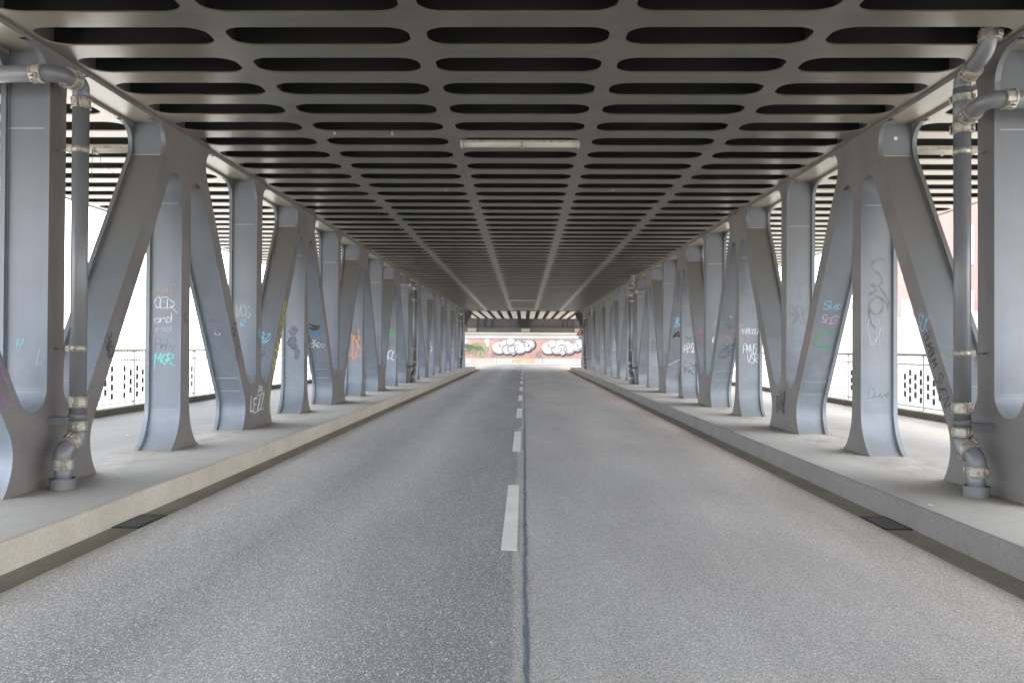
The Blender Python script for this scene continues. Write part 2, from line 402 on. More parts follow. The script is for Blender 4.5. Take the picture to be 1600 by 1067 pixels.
# ------------------------------------------------------------------ truss
# elevation coordinates: u along the road from the node, v above eye level
def zz(v): return v + EYE
VB = -1.46      # just under the pavement surface
VTOP = 2.93     # underside of the top chord plates
H = .145        # half width of a vertical
RB, CB, VCB = .23, .375, -.41        # notch at the bottom node
RT, CT, VCT = .213, .358, 2.157      # notch at the top node
HP = P/2
SL = .60
def far(v):  return 1.21 + SL*v      # road-ward edges of a diagonal, from its bottom node
def near(v): return .89 + SL*v
INS = .04
def shift(path, du): return [(u+du, v) for u, v in path]
def Z(path): return [(u, zz(v)) for u, v in path]
foot_edge = rounded([(far(-.74), -.74, 0), (.655, -.95, .35), (.665, -1.12, .3), (.80, -1.40, 0)])
foot_edge = [(far(-.74), -.74), (.715,-.82), (.685,-.90), (.668,-.98), (.665,-1.05), (.672,-1.12), (.69,-1.19), (.715,-1.26), (.752,-1.33), (.80,-1.40), (.83,VB)]
hang_edge = [(H,-.80), (.150,-.88), (.162,-.96), (.183,-1.04), (.213,-1.12), (.253,-1.20), (.306,-1.28), (.372,-1.35), (.44,-1.40), (.50,VB)]
A_T = -31; 
def foot_poly():
    r = [(H, VCB)] + arc(CB, VCB, RB, 180, 270, 8)[1:] + foot_edge
    return r + mir(r)[::-1]
def diag_poly():       # rises towards +u from the bottom node at 0 to the top node at HP
    p = arc(CB, VCB, RB, 270, 360+A_T, 8)                                  # notch
    top = rounded([(near(2.20), 2.20, 0), (near(2.2)+.001, 2.21, 0)])
    p += [(near(2.20), 2.20)]
    p += [(HP-CT, VCT+RT)] + [(HP+u, v) for u, v in arc(-CT, VCT, RT, 90, 149, 6)[1:]]   # narrow notch of the top node
    p += [(far(-.74), -.74)]
    return p
def gusset_poly():
    a = [(u, v) for u, v in arc(CT, VCT, RT, 180, 90, 8)]                   # post side -> top of notch
    e = rounded([(2.22-SL*2.20, 2.20, 0), (2.22-SL*2.58, 2.58, .42), (2.22-SL*2.58, VTOP, .27), (1.02, VTOP, 0)], 8)
    r = a + e
    return r + mir(r)[::-1]
def post_poly():
    e = [(H, VCB)] + rounded([(H, 2.2, 0), (H, VTOP, .36), (.56, VTOP, 0)], 8)
    return e + mir(e)[::-1]
def hanger_poly():
    e = [(H, VCT)] + hang_edge
    return e + mir(e)[::-1]
def plates(mb, poly, s):
    poly = Z(poly)
    mb.prism(poly, 'x', s*TX, s*(TX+TP), 0, 1)
    mb.prism(poly, 'x', s*(TX+TW-TP), s*(TX+TW), 0)
W0, W1 = TX+TP-.002, TX+TW-TP+.002
def bead(mb, u, v, s, d, length=None):
    """weld line across a closing plate; d = direction the plate faces"""
    y0, y1 = sorted((u, u + d*.006))
    x0, x1 = sorted((s*W0, s*W1))
    mb.box(x0, x1, y0, y1, zz(v)-.006, zz(v)+.006, 2)
MT = [M['paint'], M['plate'], M['weld']]
def seam(mb, path, s, d):
    """fillet welds along both long edges of a flat closing plate facing d"""
    p = Z([(u + d*.002, v) for u, v in path])
    for a, b in ((W0+.001, W0+.010), (W1-.010, W1-.001)): mb.sheet(p, s*a, s*b, 2)
def make_post(s):
    mb = MB(); plates(mb, post_poly(), s)
    for d in (-1, 1):
        u = d*(H-INS)
        mb.sheet(Z([(u, VCB-.05), (u, VTOP+.04)]), s*W0, s*W1); seam(mb, [(u, VCB), (u, 2.8)], s, d)
        for v in (2.19, -.46 if d < 0 else -.42): bead(mb, u, v, s, d)
    return mb
def make_hanger(s):
    mb = MB(); plates(mb, hanger_poly(), s)
    for d in (-1, 1):
        path = [(d*(H-INS), VCT+.1), (d*(H-INS), -.86), (d*.135, -1.03)] + [(d*(u-.055), v) for u, v in hang_edge[5:]]
        seam(mb, [(d*(H-INS), 2.1), path[1]], s, d); mb.sheet(Z(path[:3]), s*W0, s*W1); mb.sheet(Z(path[2:]), s*W0, s*W1, 0, True)
        bead(mb, d*(H-INS), -.86, s, d); bead(mb, d*(H-INS), 2.0, s, d)
    # seam across the road-side plate
    return mb
def make_diag(s, m):      # m = +1 rises away from the camera, -1 towards it
    mb = MB(); poly = diag_poly()
    if m < 0: poly = mir(poly)
    plates(mb, poly, s)
    dn = INS*1.166
    k0, k1 = (near(-.549)+dn, -.549), (near(2.55)+dn, 2.55)
    mb.sheet(Z([(m*u, v) for u, v in (k0, k1)]), s*W0, s*W1); seam(mb, [(m*u, v) for u, v in (k0, k1)], s, -m)
    k2, k3 = (far(-.74)-dn, -.74), (far(2.287)-dn, 2.287)
    mb.sheet(Z([(m*u, v) for u, v in (k2, k3)]), s*W0, s*W1); seam(mb, [(m*u, v) for u, v in (k2, k3)], s, m)
    for v in (-.38,): bead(mb, m*(near(v)+dn), v, s, -m)
    for v in (-.74, -.52): bead(mb, m*(far(v)-dn), v, s, m)
    return mb
def make_foot(s):
    mb = MB(); plates(mb, foot_poly(), s)
    for d in (-1, 1):
        a = [(d*u, v) for u, v in arc(CB, VCB, RB+INS, 180, 360+A_T, 12)]
        mb.sheet(Z(a), s*W0, s*W1, 0, True)
        path = [(d*(far(-.74)-INS*1.166), -.74)] + [(d*(u-.05), v) for u, v in foot_edge[2:]]
        mb.sheet(Z(path), s*W0, s*W1, 0, True)
    return mb
def make_gusset(s):
    mb = MB(); plates(mb, gusset_poly(), s)
    for d in (-1, 1):
        a = [(d*u, v) for u, v in arc(CT, VCT, RT+INS, 180, 31, 12)]
        mb.sheet(Z(a), s*W0, s*W1, 0, True)
        u = d*(2.22-SL*2.55-INS*1.166)
        mb.sheet(Z([(u, 2.55), (u, VTOP+.04)]), s*W0, s*W1)
        bead(mb, u, 2.55, s, d)
    return mb

KN = range(-1, 10)       # bottom nodes built; k = 0 is N0
girders = {}; parts = {}
for s in (-1, 1):
    side = 'left' if s < 0 else 'right'
    g = thing('truss_girder', 'grey steel truss girder', 'truss girder', (0,0,0), 'steel truss girders along the road')
    g['label'] = ('grey steel truss girder left of the road, with yellow and cyan graffiti' if s < 0
                  else 'grey steel truss girder right of the road, with green and grey graffiti')
    girders[s] = g
    src = {}
    def place(kind, mk, key, Y):
        if kind not in src:
            o = mk.build(kind if kind[:5] != 'diago' else 'diagonal', MT if s > 0 else [M['paint_sky_tint']] + MT[1:], g, (0, Y, 0)); src[kind] = o
        else:
            o = copy_part(src[kind], g, (0, Y, 0))
        parts[(s,)+key] = o
    pm, hm, d1, d2, fm, gm = make_post(s), make_hanger(s), make_diag(s, 1), make_diag(s, -1), make_foot(s), make_gusset(s)
    for k in KN:
        Y = N0 + k*P
        place('post', pm, ('post', k), Y); place('node_foot', fm, ('foot', k), Y)
        place('diagonal_a', d1, ('up', k), Y) if k < 9 else None
        place('diagonal_b', d2, ('down', k), Y)
        if k < 9:
            place('hanger', hm, ('hanger', k), Y+HP); place('gusset', gm, ('gusset', k), Y+HP)
    # top chord: two side plates, closing plate underneath
    mb = MB(); y0, y1 = N0 - P - .4, N0 + 9*P + .25
    for w0, w1, m0 in ((TX, TX+TP, 1), (TX+TW-TP, TX+TW, 0)):
        mb.prism([(y0, zz(VTOP)), (y1, zz(VTOP)), (y1, zz(3.6)), (y0, zz(3.6))], 'x', s*w0, s*w1, 0, m0)
    mb.sheet([(y0, zz(VTOP+.04)), (y1, zz(VTOP+.04))], s*W0, s*W1)
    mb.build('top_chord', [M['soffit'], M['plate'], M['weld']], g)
    # end post bracket, dark
    mb = MB()
    Ye = N0 + 9*P + .1
    for x0, x1 in ((TX-.62, TX),):
        mb.prism([(s*TX, zz(1.85)), (s*TX, zz(2.95)), (s*(TX-.62), zz(2.95)), (s*(TX-.50), zz(2.6)), (s*(TX-.22), zz(2.1)), (s*(TX-.2), zz(1.85))], 'y', Ye-.5, Ye-.1, 0)
    mb.build('portal_bracket', M['black_metal'], g)

# ------------------------------------------------------------------ deck above the road
deck = thing('bridge_deck', 'dark perforated steel ceiling of cross beams over the road and both walkways', 'bridge deck')
BARS = [-2.86, -.95, .95, 2.86]; BH = .082
XE = 9.1
def slot_list():
    e = [(-TX+.07, BARS[0]-BH), (BARS[0]+BH, BARS[1]-BH), (BARS[1]+BH, BARS[2]-BH), (BARS[2]+BH, BARS[3]-BH), (BARS[3]+BH, TX-.07)]
    e = [(-XE+.12, -TX-TW-.12)] + e + [(TX+TW+.12, XE-.12)]
    return e
def beam_mesh():
    hv, fl, r = BP/2, BP*.212, .165
    top = [(-XE, hv)]
    for a, b in slot_list():
        top += [(a, hv)]
        rx = .215
        top += [(a, fl+r)] + [(a + rx - rx*cos(radians(t)), fl + r - r*sin(radians(t))) for t in (15,30,45,60,75,90)]
        top += [(b - rx + rx*sin(radians(t)), fl + r - r*cos(radians(t))) for t in (0,15,30,45,60,75)] + [(b, fl+r), (b, hv)]
    top += [(XE, hv)]
    poly = top + [(x, -y) for x, y in top[::-1]]
    mb = MB()
    # split over x into cells so that the outline stays simple
    mb.prism(poly, 'z', CEIL, CEIL+.016, 0)
    for x0, x1 in ((-XE+.02, -TX-TW), (-TX+.0, TX-.0), (TX+TW, XE-.02)):
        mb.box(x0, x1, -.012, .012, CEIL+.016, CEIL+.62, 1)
    return mb
K0, K1 = -13, 69
YB0 = N0 - .07
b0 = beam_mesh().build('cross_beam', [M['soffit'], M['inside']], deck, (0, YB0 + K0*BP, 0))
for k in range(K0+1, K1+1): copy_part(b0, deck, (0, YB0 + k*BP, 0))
ya, yb = YB0 + (K0-.5)*BP, YB0 + (K1+.5)*BP
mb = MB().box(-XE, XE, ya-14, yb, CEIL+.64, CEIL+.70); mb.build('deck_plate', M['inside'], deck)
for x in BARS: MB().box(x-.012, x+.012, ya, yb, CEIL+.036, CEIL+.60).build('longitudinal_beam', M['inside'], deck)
for s in (-1, 1):
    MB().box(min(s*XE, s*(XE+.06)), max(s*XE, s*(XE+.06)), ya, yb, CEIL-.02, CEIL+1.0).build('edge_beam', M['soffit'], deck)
MB().box(-XE, XE, yb+.003, yb+.10, CEIL-.03, CEIL+.62).build('end_beam', M['bridge_dark'], deck)

# ------------------------------------------------------------------ road, gutters, kerbs, pavements
KX = 3.645; GX = 3.37; KE = 62.6
Y0R = -16
road = MB().box(-GX, GX, Y0R, KE+1.2, -.3, 0).build('road', M['asphalt']); tag(road, kind='structure')
j = MB().box(-40, 40, KE+1.2, 79.6, -.3, .0).build('junction_road', M['asphalt']); tag(j, kind='structure')
for s in (-1, 1):
    a, b = sorted((s*GX, s*KX))
    o = MB().box(a, b, Y0R, KE+1.2, -.3, -.004).build('gutter', M['gutter']); tag(o, kind='structure')
    # kerb: profile with a rounded nose; curls outward at its far end
    pth = [(s*KX, Y0R)] + [(s*KX, KE-1.1)] + [(s*(KX + 1.2 - 1.2*cos(radians(t))), KE-1.1 + 1.2*sin(radians(t))) for t in (15,30,45,60,75,90)] + [(s*9.0, KE+.1)]
    prof = [(0, -.05), (0, PAVE-.02), (.006, PAVE-.006), (.02, PAVE), (.34, PAVE)]
    mb = MB(); rings = []
    npt = len(pth)
    for i, (x, y) in enumerate(pth):
        d = Vector(pth[min(i+1, npt-1)]) - Vector(pth[max(i-1, 0)]); d.normalize()
        nr = Vector((d.y, -d.x))*(1 if s > 0 else -1)       # to the pavement side
        rings.append([(x + nr.x*q[0], y + nr.y*q[0], q[1]) for q in prof])
    m_ = len(prof)
    mb.add([p for R_ in rings for p in R_], [(i*m_+q, (i+1)*m_+q, (i+1)*m_+q+1, i*m_+q+1) for i in range(npt-1) for q in range(m_-2)])
    mb.add([p for R_ in rings for p in R_], [(i*m_+m_-2, (i+1)*m_+m_-2, (i+1)*m_+m_-1, i*m_+m_-1) for i in range(npt-1)], 1)
    o = mb.build('kerb', [M['kerb_w'] if s < 0 else M['kerb_g'], M['pave']]); tag(o, kind='structure')
    pp = [(s*(KX+.33), Y0R), (s*8.62, Y0R), (s*8.62, KE-.2), (s*(KX+1.4), KE-.2), (s*(KX+.85), KE-.45), (s*(KX+.45), KE-.95), (s*(KX+.33), KE-1.3)]
    if s > 0: pp = pp[::-1]
    o = MB().prism(pp, 'z', -.3, PAVE-.003).build('pavement', M['pave']); tag(o, kind='structure')
    a, b = sorted((s*8.35, s*8.62))
    o = MB().box(a, b, Y0R, KE-.3, PAVE-.01, PAVE+.13).build('upstand', M['upstand']); tag(o, kind='structure')
# centre line and sealed joint
y = .30
while y < 61:
    MB().box(-.105, .025, y, y+3.09, -.01, .004).build('lane_dash', M['dash'], road); y += 6.2
rnd = random.Random(3); mb = MB(); xs = []; x = .095; Yc = 2.0
while Yc < 60:
    x += rnd.uniform(-.006, .006); x += (.095-x)*.2
    xs.append((x, Yc, .0095 + rnd.uniform(-.002, .004) + (.006 if rnd.random() < .05 else 0))); Yc += .07 if Yc < 14 else .5
v = []
for x, yy, w in xs: v += [(x-w, yy, .003), (x+w, yy, .003)]
mb.add(v, [(2*i, 2*i+1, 2*i+3, 2*i+2) for i in range(len(xs)-1)])
for q in (6.9, 8.4, 5.6): mb.add([(.09, q, .0035), (.105, q+.03, .0035), (.15, q+.10, .0035), (.145, q+.06, .0035)], [(0,1,2,3)])
mb.build('joint_seal', M['seal'], road)
# drain grates
def grate(x0, y0, label):
    t = thing('drain_grate', label, 'drain', (x0, y0, 0), 'drain grates in the gutters')
    mb = MB()
    w, l = .25, .56
    for a in ((-w/2, -w/2+.02, -l/2, l/2), (w/2-.02, w/2, -l/2, l/2), (-w/2, w/2, -l/2, -l/2+.02), (-w/2, w/2, l/2-.02, l/2)): mb.box(*a, -.02, .006)
    mb.build('frame', M['black_metal'], t)
    mb = MB()
    for i in range(8): yy = -l/2 + .06 + i*.063; mb.box(-w/2+.021, w/2-.021, yy-.010, yy+.010, -.01, .008)
    mb.build('bars', M['pipe'], t)
    MB().box(-w/2+.01, w/2-.01, -l/2+.01, l/2-.01, -.01, -.003).build('shaft_shade', M['inside'], t)  # flat black plate standing for the darkness down the drain
grate(-3.507, 7.45, 'near iron drain grate in the gutter by the beige left kerb')
grate(3.507, 7.65, 'near iron drain grate in the gutter by the grey right kerb')
grate(-3.507, 44.8, 'small distant drain grate in the gutter along the beige left kerb')
grate(3.507, 32.6, 'small distant drain grate in the gutter along the grey right kerb')

# ------------------------------------------------------------------ railings
for s in (-1, 1):
    t = thing('railing', ('metal railing with brown handrail on the left edge of the bridge, pale buildings behind' if s < 0
               else 'metal railing with brown handrail on the right edge of the bridge, brick building behind'), 'railing', (s*8.48, 0, 0), 'railings on the bridge edges')
    sp = 1.6 if s < 0 else 1.95
    ys = [(17.4 if s < 0 else 16.9) + i*sp for i in range(-4, 28 if s < 0 else 23)]
    zt = EYE - .06
    mb = MB().box(-.04, .04, ys[0], ys[-1], zt-.04, zt); mb.build('handrail', M['rail_brown'], t)
    MB().box(-.012, .012, ys[0], ys[-1], zt-.24, zt-.215).build('upper_rail', M['rail'], t)
    MB().box(-.012, .012, ys[0], ys[-1], PAVE+.20, PAVE+.225).build('bottom_rail', M['rail'], t)
    pm = MB().box(-.035, .035, -.022, .022, PAVE+.12, zt-.04)
    pm.box(-.07, .07, -.05, .05, PAVE+.12, PAVE+.14)
    p0 = None
    for y in ys:
        if p0 is None: p0 = pm.build('rail_post', M['rail'], t, (0, y, 0))
        else: copy_part(p0, t, (0, y, 0))
    bm_ = MB(); nb = int(sp/.125)
    for i in range(1, nb): yy = i*sp/nb; bm_.box(-.006, .006, yy-.006, yy+.006, PAVE+.225, zt-.04)
    sl = MB()
    mm = int((sp-.25)/.20)
    for c in range(mm):
        if c == mm//2: continue
        for r in range(4):
            yy = .16 + c*(sp-.3)/(mm-1); z0 = PAVE+.30 + r*.19 + (.095 if c % 2 else 0)
            if z0 + .12 > PAVE+1.02: continue
            sl.box(-.0095, -.007, yy-.05, yy+.05, z0, z0+.125) if s > 0 else sl.box(.007, .0095, yy-.05, yy+.05, z0, z0+.125)
    shp = MB().box(-.006, .006, .03, sp-.03, PAVE+.24, zt-.42)
    q0 = None
    for i, y in enumerate(ys[:-1]):
        if q0 is None:
            q0 = bm_.build('baluster_infill', M['rail'], t, (0, y, 0))
            shp.add(sl.v, sl.f, 1); r0 = shp.build('screen_panel', [M['rail_panel'], M['rail_slot']], t, (0, y, 0)); pass
        else:
            copy_part(q0, t, (0, y, 0))
            if y < 19.5:
                copy_part(r0, t, (0, y, 0))

# ------------------------------------------------------------------ drainpipes
def bent(pts, n=6):
    """3-D polyline (x, y, z, bend radius)"""
    out = [Vector(pts[0][:3])]
    for i in range(1, len(pts)-1):
        p0, p1, p2 = [Vector(pts[j][:3]) for j in (i-1, i, i+1)]; r = pts[i][3]
        a, b = (p0-p1), (p2-p1); t = min(r, a.length*.49, b.length*.49)
        s_, e = p1 + a.normalized()*t, p1 + b.normalized()*t
        for k in range(n+1):
            q = k/n; out.append((1-q)**2*s_ + 2*q*(1-q)*p1 + q*q*e)
    out.append(Vector(pts[-1][:3])); return out
def ring(p, d, r=.088, h=.055, lugs=True, ang=0):
    p, d = Vector(p), Vector(d).normalized()
    mb = MB().tube([p-d*h, p-d*h*.93, p+d*h*.93, p+d*h], r, 20)
    mb.tube([p-d*h*1.02, p-d*h*.7], r+.006, 20); mb.tube([p+d*h*.7, p+d*h*1.02], r+.006, 20)
    if lugs:
        ref = Vector((0,0,1)) if abs(d.z) < .9 else Vector((1,0,0))
        x = d.cross(ref).normalized(); y = d.cross(x); w = x*cos(ang)+y*sin(ang); q = d.cross(w)
        for sg in (-1, 1):
            c = p + w*(r+.012)*sg
            for o_ in (-.018, .018):
                a = c + q*o_; mb.tube([a-d*h*.8, a+d*h*.8], .011, 8)
            mb.tube([c - q*.035 + d*h*.45, c + q*.035 + d*h*.45], .007, 6); mb.tube([c - q*.035 - d*h*.45, c + q*.035 - d*h*.45], .007, 6)
    return mb
def drainpipe(s, Y, label, branch=False):
    t = thing('drainpipe', label, 'drainpipe', (s*4.435, Y, PAVE), 'drainpipes fixed to the truss posts')
    def B(mb, name, m):
        o = mb.build(name, M[m], t); return o
    z = lambda v: v + 1.40                 # relative to pavement, v above eye
    R_ = .079
    ztop = z(2.30 if branch else 2.50)
    lo = -.19                              # lower part stands nearer the camera
    B(MB().tube([(0,0,z(-.84)), (0,0,ztop)], R_, 24), 'pipe', 'pipe')
    # swan neck down to the base
    B(MB().tube(bent([(0,0,z(-.84),0), (0,-.01,z(-.95),.08), (s*.035,lo,z(-1.03),.10), (s*.035,lo,z(-1.16),0)], 8), .088, 24), 'elbow', 'pipe')
    B(MB().tube([(s*.035,lo,z(-1.12)), (s*.035,lo,.0)], R_, 24), 'base_pipe', 'pipe')
    mb = MB().tube([(s*.035,lo,-.01), (s*.035,lo,.10)], .118, 24, caps=False).tube([(s*.035,lo,-.01), (s*.035,lo,.10)], .108, 24, caps=False)
    B(mb, 'base_collar', 'pipe')
    B(ring((s*.035,lo,z(-1.16)), (0,0,1), .093, .05, ang=.6), 'clamp', 'clamp')
    B(ring((s*.015,-.10,z(-.965)), (s*.1,-.8,-.45), .096, .045, ang=1.2), 'clamp', 'clamp')
    B(ring((0,0,z(-.56)), (0,0,1), .09, .055, ang=.3), 'clamp', 'clamp')
    B(ring((0,0,z(-.80)), (0,0,1), .088, .045, ang=.3), 'clamp', 'clamp')
    B(MB().tube([(0,0,z(-.73)), (0,0,z(-.68))], .088, 20).tube([(0,0,z(-.70)), (0,0,z(-.69))], .094, 20), 'socket', 'pipe')
    # wall brackets
    for v in (1.99, -.02):
        mb = MB().tube([(0,0,z(v)-.03), (0,0,z(v)+.03)], .084, 20)
        mb.tube([(s*.07, 0, z(v)), (s*.25, .02, z(v))], .010, 8); mb.box(min(s*.07,s*.12), max(s*.07,s*.12), -.03, .03, z(v)-.028, z(v)+.028)
        B(mb, 'bracket', 'clamp')
    mb = MB().box(min(s*.04, s*.25), max(s*.04, s*.25), -.10, -.02, z(-.79), z(-.72)).box(min(0, s*.25), max(0, s*.25), -.11, .02, z(-.718), z(-.708))
    B(mb, 'shelf_bracket', 'black_metal' if False else 'pipe')
    if not branch:
        B(MB().tube(bent([(0,0,ztop,0), (0,0,z(2.66),.16), (-s*.05,-.50,z(2.60),.16), (s*2.1,-.50,z(2.56),0)], 10), R_, 24), 'upper_pipe', 'pipe')
        B(ring((0,0,z(2.46)), (0,0,1), .091, .05, ang=.3), 'clamp', 'clamp')
        B(ring((-s*.02,-.22,z(2.635)), (-s*.1,-1,-.1), .094, .07, ang=.5), 'clamp', 'clamp')
        B(ring((s*.13,-.50,z(2.598)), (1,0,0), .091, .05, ang=.5), 'clamp', 'clamp')
    else:
        B(MB().tube([(0,0,z(2.24)), (0,0,z(2.62))], R_+.006, 24), 'branch_socket', 'pipe')
        # rises to the ceiling
        B(MB().tube(bent([(0,0,z(2.60),0), (0,0,z(2.72),.10), (s*.03,-.38,z(2.86),.14), (s*.06,-.40,z(3.3),0)], 10), R_, 24), 'upper_pipe', 'pipe')
        B(ring((s*.01,-.13,z(2.75)), (0,-1,.38), .093, .05, ang=.4), 'clamp', 'clamp')
        B(ring((s*.05,-.395,z(3.0)), (0,0,1), .093, .05, ang=.4), 'clamp', 'clamp')
        B(ring((0,0,z(2.52)), (0,0,1), .094, .035, ang=.9), 'clamp', 'clamp')
        B(ring((0,0,z(2.22)), (0,0,1), .091, .05, ang=.9), 'clamp', 'clamp')
        # branch running out over the walkway
        B(MB().tube(bent([(0,0,z(2.30),0), (-s*.01,-.22,z(2.34),.08), (-s*.04,-.50,z(2.36),.16), (s*2.1,-.50,z(2.34),0)], 10), R_, 24), 'branch_pipe', 'pipe')
        B(ring((-s*.01,-.17,z(2.33)), (-s*.05,-1,.15), .094, .06, ang=.4), 'clamp', 'clamp')
        B(ring((s*.15,-.50,z(2.36)), (1,0,0), .091, .05, ang=.8), 'clamp', 'clamp')
    return t
drainpipe(-1, N0-.03, 'grey drainpipe with pale clamps on the nearest left post, bending outward at the top')
drainpipe(1, N0-.03, 'grey drainpipe with a two-way branch at the ceiling on the nearest right post', True)
for s, k in ((-1, 4), (1, 4), (-1, 8), (1, 8)):
    drainpipe(s, N0+k*P-.03, {(-1,4): 'distant grey drainpipe halfway along the left truss', (1,4): 'distant branched drainpipe halfway along the right truss',
        (-1,8): 'far drainpipe at the last posts of the left truss', (1,8): 'far drainpipe beside the warning sign at the end of the right truss'}[(s,k)], s > 0)

# ------------------------------------------------------------------ lamps
def lamp(x, y, label, L=1.70, wires=False):
    t = thing('ceiling_lamp', label, 'lamp', (x, y, CEIL), 'tube lamps under the bridge deck')
    r = .042
    pr = [( -.062, 0), (-.062,-.03), (-.05,-.03)] ; 
    MB().box(-L/2, L/2, -.05, .05, -.035, -.001).build('housing', M['clamp'], t)
    prof = [(.052*cos(radians(a)), -.034 + .062*sin(radians(a))) for a in range(180, 361, 15)]
    mb = MB(); n = len(prof)
    v = [(x0, p[0], p[1]) for x0 in (-L/2+.03, L/2-.03) for p in prof]
    mb.add(v, [(i, i+1, n+i+1, n+i) for i in range(n-1)], 0, True); mb.add(v, [tuple(range(n)), tuple(range(n, 2*n))[::-1]])
    mb.build('diffuser', M['tube'], t)
    mb = MB()
    for q in (-L/2, L/2-.03): mb.box(q, q+.03, -.055, .055, -.10, -.036)
    mb.build('end_cap', M['tube'], t)
    mb = MB()
    for q in (-.15, .02, .035): mb.box(q-.012, q+.012, -.06, .06, -.103, -.0965)
    mb.box(.015, .04, -.066, -.056, -.13, -.02)
    mb.build('clip', M['clamp'], t)
    if wires:
        MB().tube(bent([(.1,0,-.05,0), (.12,-.05,-.25,.05), (.35,-.05,-.42,0)]), .004, 6).tube([(.0,-.05,-.05), (.0,-.05,-.50)], .005, 6).build('loose_wire', M['black_metal'], t)
lamp(0, 11.44+.25-.27, 'pale tube lamp across the ceiling over the middle of the road, nearest one')
lamp(0, YB0 + 51.5*BP-.0, 'small pale tube lamp on the ceiling far down the road')
lamp(0, YB0 + 64*BP, 'farthest pale tube lamp near the end of the ceiling')
lamp(-6.35, 11.8, 'dirty tube lamp with hanging wires under the ceiling of the left walkway', 1.7, True)
lamp(6.35, 11.8, 'dirty tube lamp under the ceiling of the right walkway')
for x, k in ((-2.86, 3), (-1.6, 3)):
    pass
for x, k in ((-2.55, 3), (-1.75, 3), (1.7, 8), (-1.4, 8)):
    yy = YB0 + (k+1.0)*BP - .16
    MB().tube([(x, yy, CEIL), (x, yy, CEIL-.035)], .012, 8).tube([(x, yy, CEIL-.035), (x, yy, CEIL-.05)], .022, 8).build('cable_clip', M['clamp'], deck)
# ------------------------------------------------------------------ far end: rail bridge, abutment wall with mural
YW = 82.6
rb = thing('rail_bridge', 'dark steel rail bridge with longitudinal beams crossing over the far end of the road', 'bridge')
g0 = None
for i in range(-10, 11):
    x = i*.80
    if g0 is None: g0 = MB().box(-.23, .23, yb+.4, 79.0, CEIL+.02, CEIL+.06).build('longitudinal_beam', M['beige'], rb, (x, 0, 0))
    else: copy_part(g0, rb, (x, 0, 0))
MB().box(-9, 9, yb+.105, 79.37, CEIL+.45, CEIL+.5).build('deck_plate', M['inside'], rb)
mb = MB().box(-12, 12, 79.3, 79.36, zz(2.12), CEIL+.449)
mb.box(-12, 12, 79.0, 79.7, zz(2.02), zz(2.08)).box(-12, 12, 79.1, 79.6, zz(2.96), zz(3.0))
mb.build('main_girder', M['bridge_dark'], rb)
for x in (-4.6, -3.9, -3.2, -.45, -.25, .0, .2, .45, .65, 3.9, 4.45, 4.95):
    MB().box(x-.02, x+.02, 79.1, 79.3, zz(2.083), zz(2.957)).build('stiffener', M['bridge_dark'], rb)
for x in (-5.1, .2, 5.5): MB().box(x-.42, x+.42, 79.0, 79.9, zz(1.70), zz(2.017)).build('bearing_block', M['cream'], rb)
MB().box(-12, 12, 79.93, 80.0, zz(1.62), zz(2.9)).build('back_wall', M['bridge_dark'], rb)
wl = thing('abutment_wall', 'cream concrete abutment wall with a painted salmon band of bubble graffiti at the far end', 'wall', (0, YW, 0))
def WB(x0, x1, y0, y1, z0, z1, name, m): return MB().box(x0, x1, y0-YW, y1-YW, z0, z1).build(name, M[m], wl)
WB(-14, 14, YW, YW+2, 0, zz(-.98), 'base_course', 'palebase')
WB(-14, 14, YW+.03, YW+2, zz(-.98), zz(1.08), 'painted_band', 'salmon')
WB(-14, 14, YW-.02, YW+2, zz(1.08), zz(1.55), 'upper_course', 'palebase')
WB(-14, 14, YW-.15, YW+2, zz(1.55), zz(2.0), 'wall_cap', 'cream')
for x in (-2.75, 1.98): WB(x-.02, x+.02, YW-.004, YW, 0, zz(-.98), 'wall_joint', 'bridge_dark')
def wf(x, v, lift=0): return ((x, YW+.03-lift, zz(v)), (1,0,0), (0,0,1), (0,-1,0))
def discs(lst, grow=0.):
    mb = MB()
    for i, (x, v, rx, rz) in enumerate(lst):
        n = 20; y = -.006 - .0015*i
        vs = [(x + (rx+grow)*cos(2*pi*k/n), y, zz(v) + (rz+grow)*sin(2*pi*k/n)) for k in range(n)]
        mb.add(vs, [tuple(range(n))])
    return mb
def bubble(cx, cv, seed, lab):
    rn = random.Random(seed)
    L = [(cx-1.55, cv-.05, .72, .62), (cx-1.15, cv+.35, .50, .42), (cx-.75, cv-.2, .6, .5), (cx-.35, cv+.5, .55, .42), (cx-.15, cv-.15, .58, .52),
         (cx+.35, cv+.35, .5, .45), (cx+.55, cv-.15, .62, .52), (cx+1.05, cv+.2, .5, .42), (cx+1.55, cv+.35, .62, .55), (cx+1.35, cv-.05, .45, .35), (cx-.1, cv-.45, .25, .33)]
    p = thing
    a = MB(); 
    o1 = discs([(x+.06, v-.09, rx, rz) for x, v, rx, rz in L], .09).build('graffiti_outline', S['black'] if False else M['black_metal'], wl, (0, .03, 0), fix=False)
    d = discs(L, 0.); 
    o2 = d.build('graffiti_piece', S['mural'], wl, (0, .0, 0), fix=False); o2['label'] = lab
    # inner letter lines
    st = []
    for x, v, rx, rz in L[1:10] + L[2:9:2]:
        a0 = rn.uniform(0, 360); st.append([(x + rx*.86*cos(radians(a0+t)), v + rz*.86*sin(radians(a0+t))) for t in range(0, 170, 15)])
    mb = MB(); ribbon(mb, st, .055, ((0, -.03, EYE), (1,0,0), (0,0,1), (0,-1,0)), .0)
    mb.build('letter_lines', M['bridge_dark'], wl, fix=False)
bubble(-.95, .15, 4, 'white bubble letter graffiti with black outline, middle of the wall')
bubble(4.15, .15, 9, 'white bubble letter graffiti with black outline, right end of the wall')
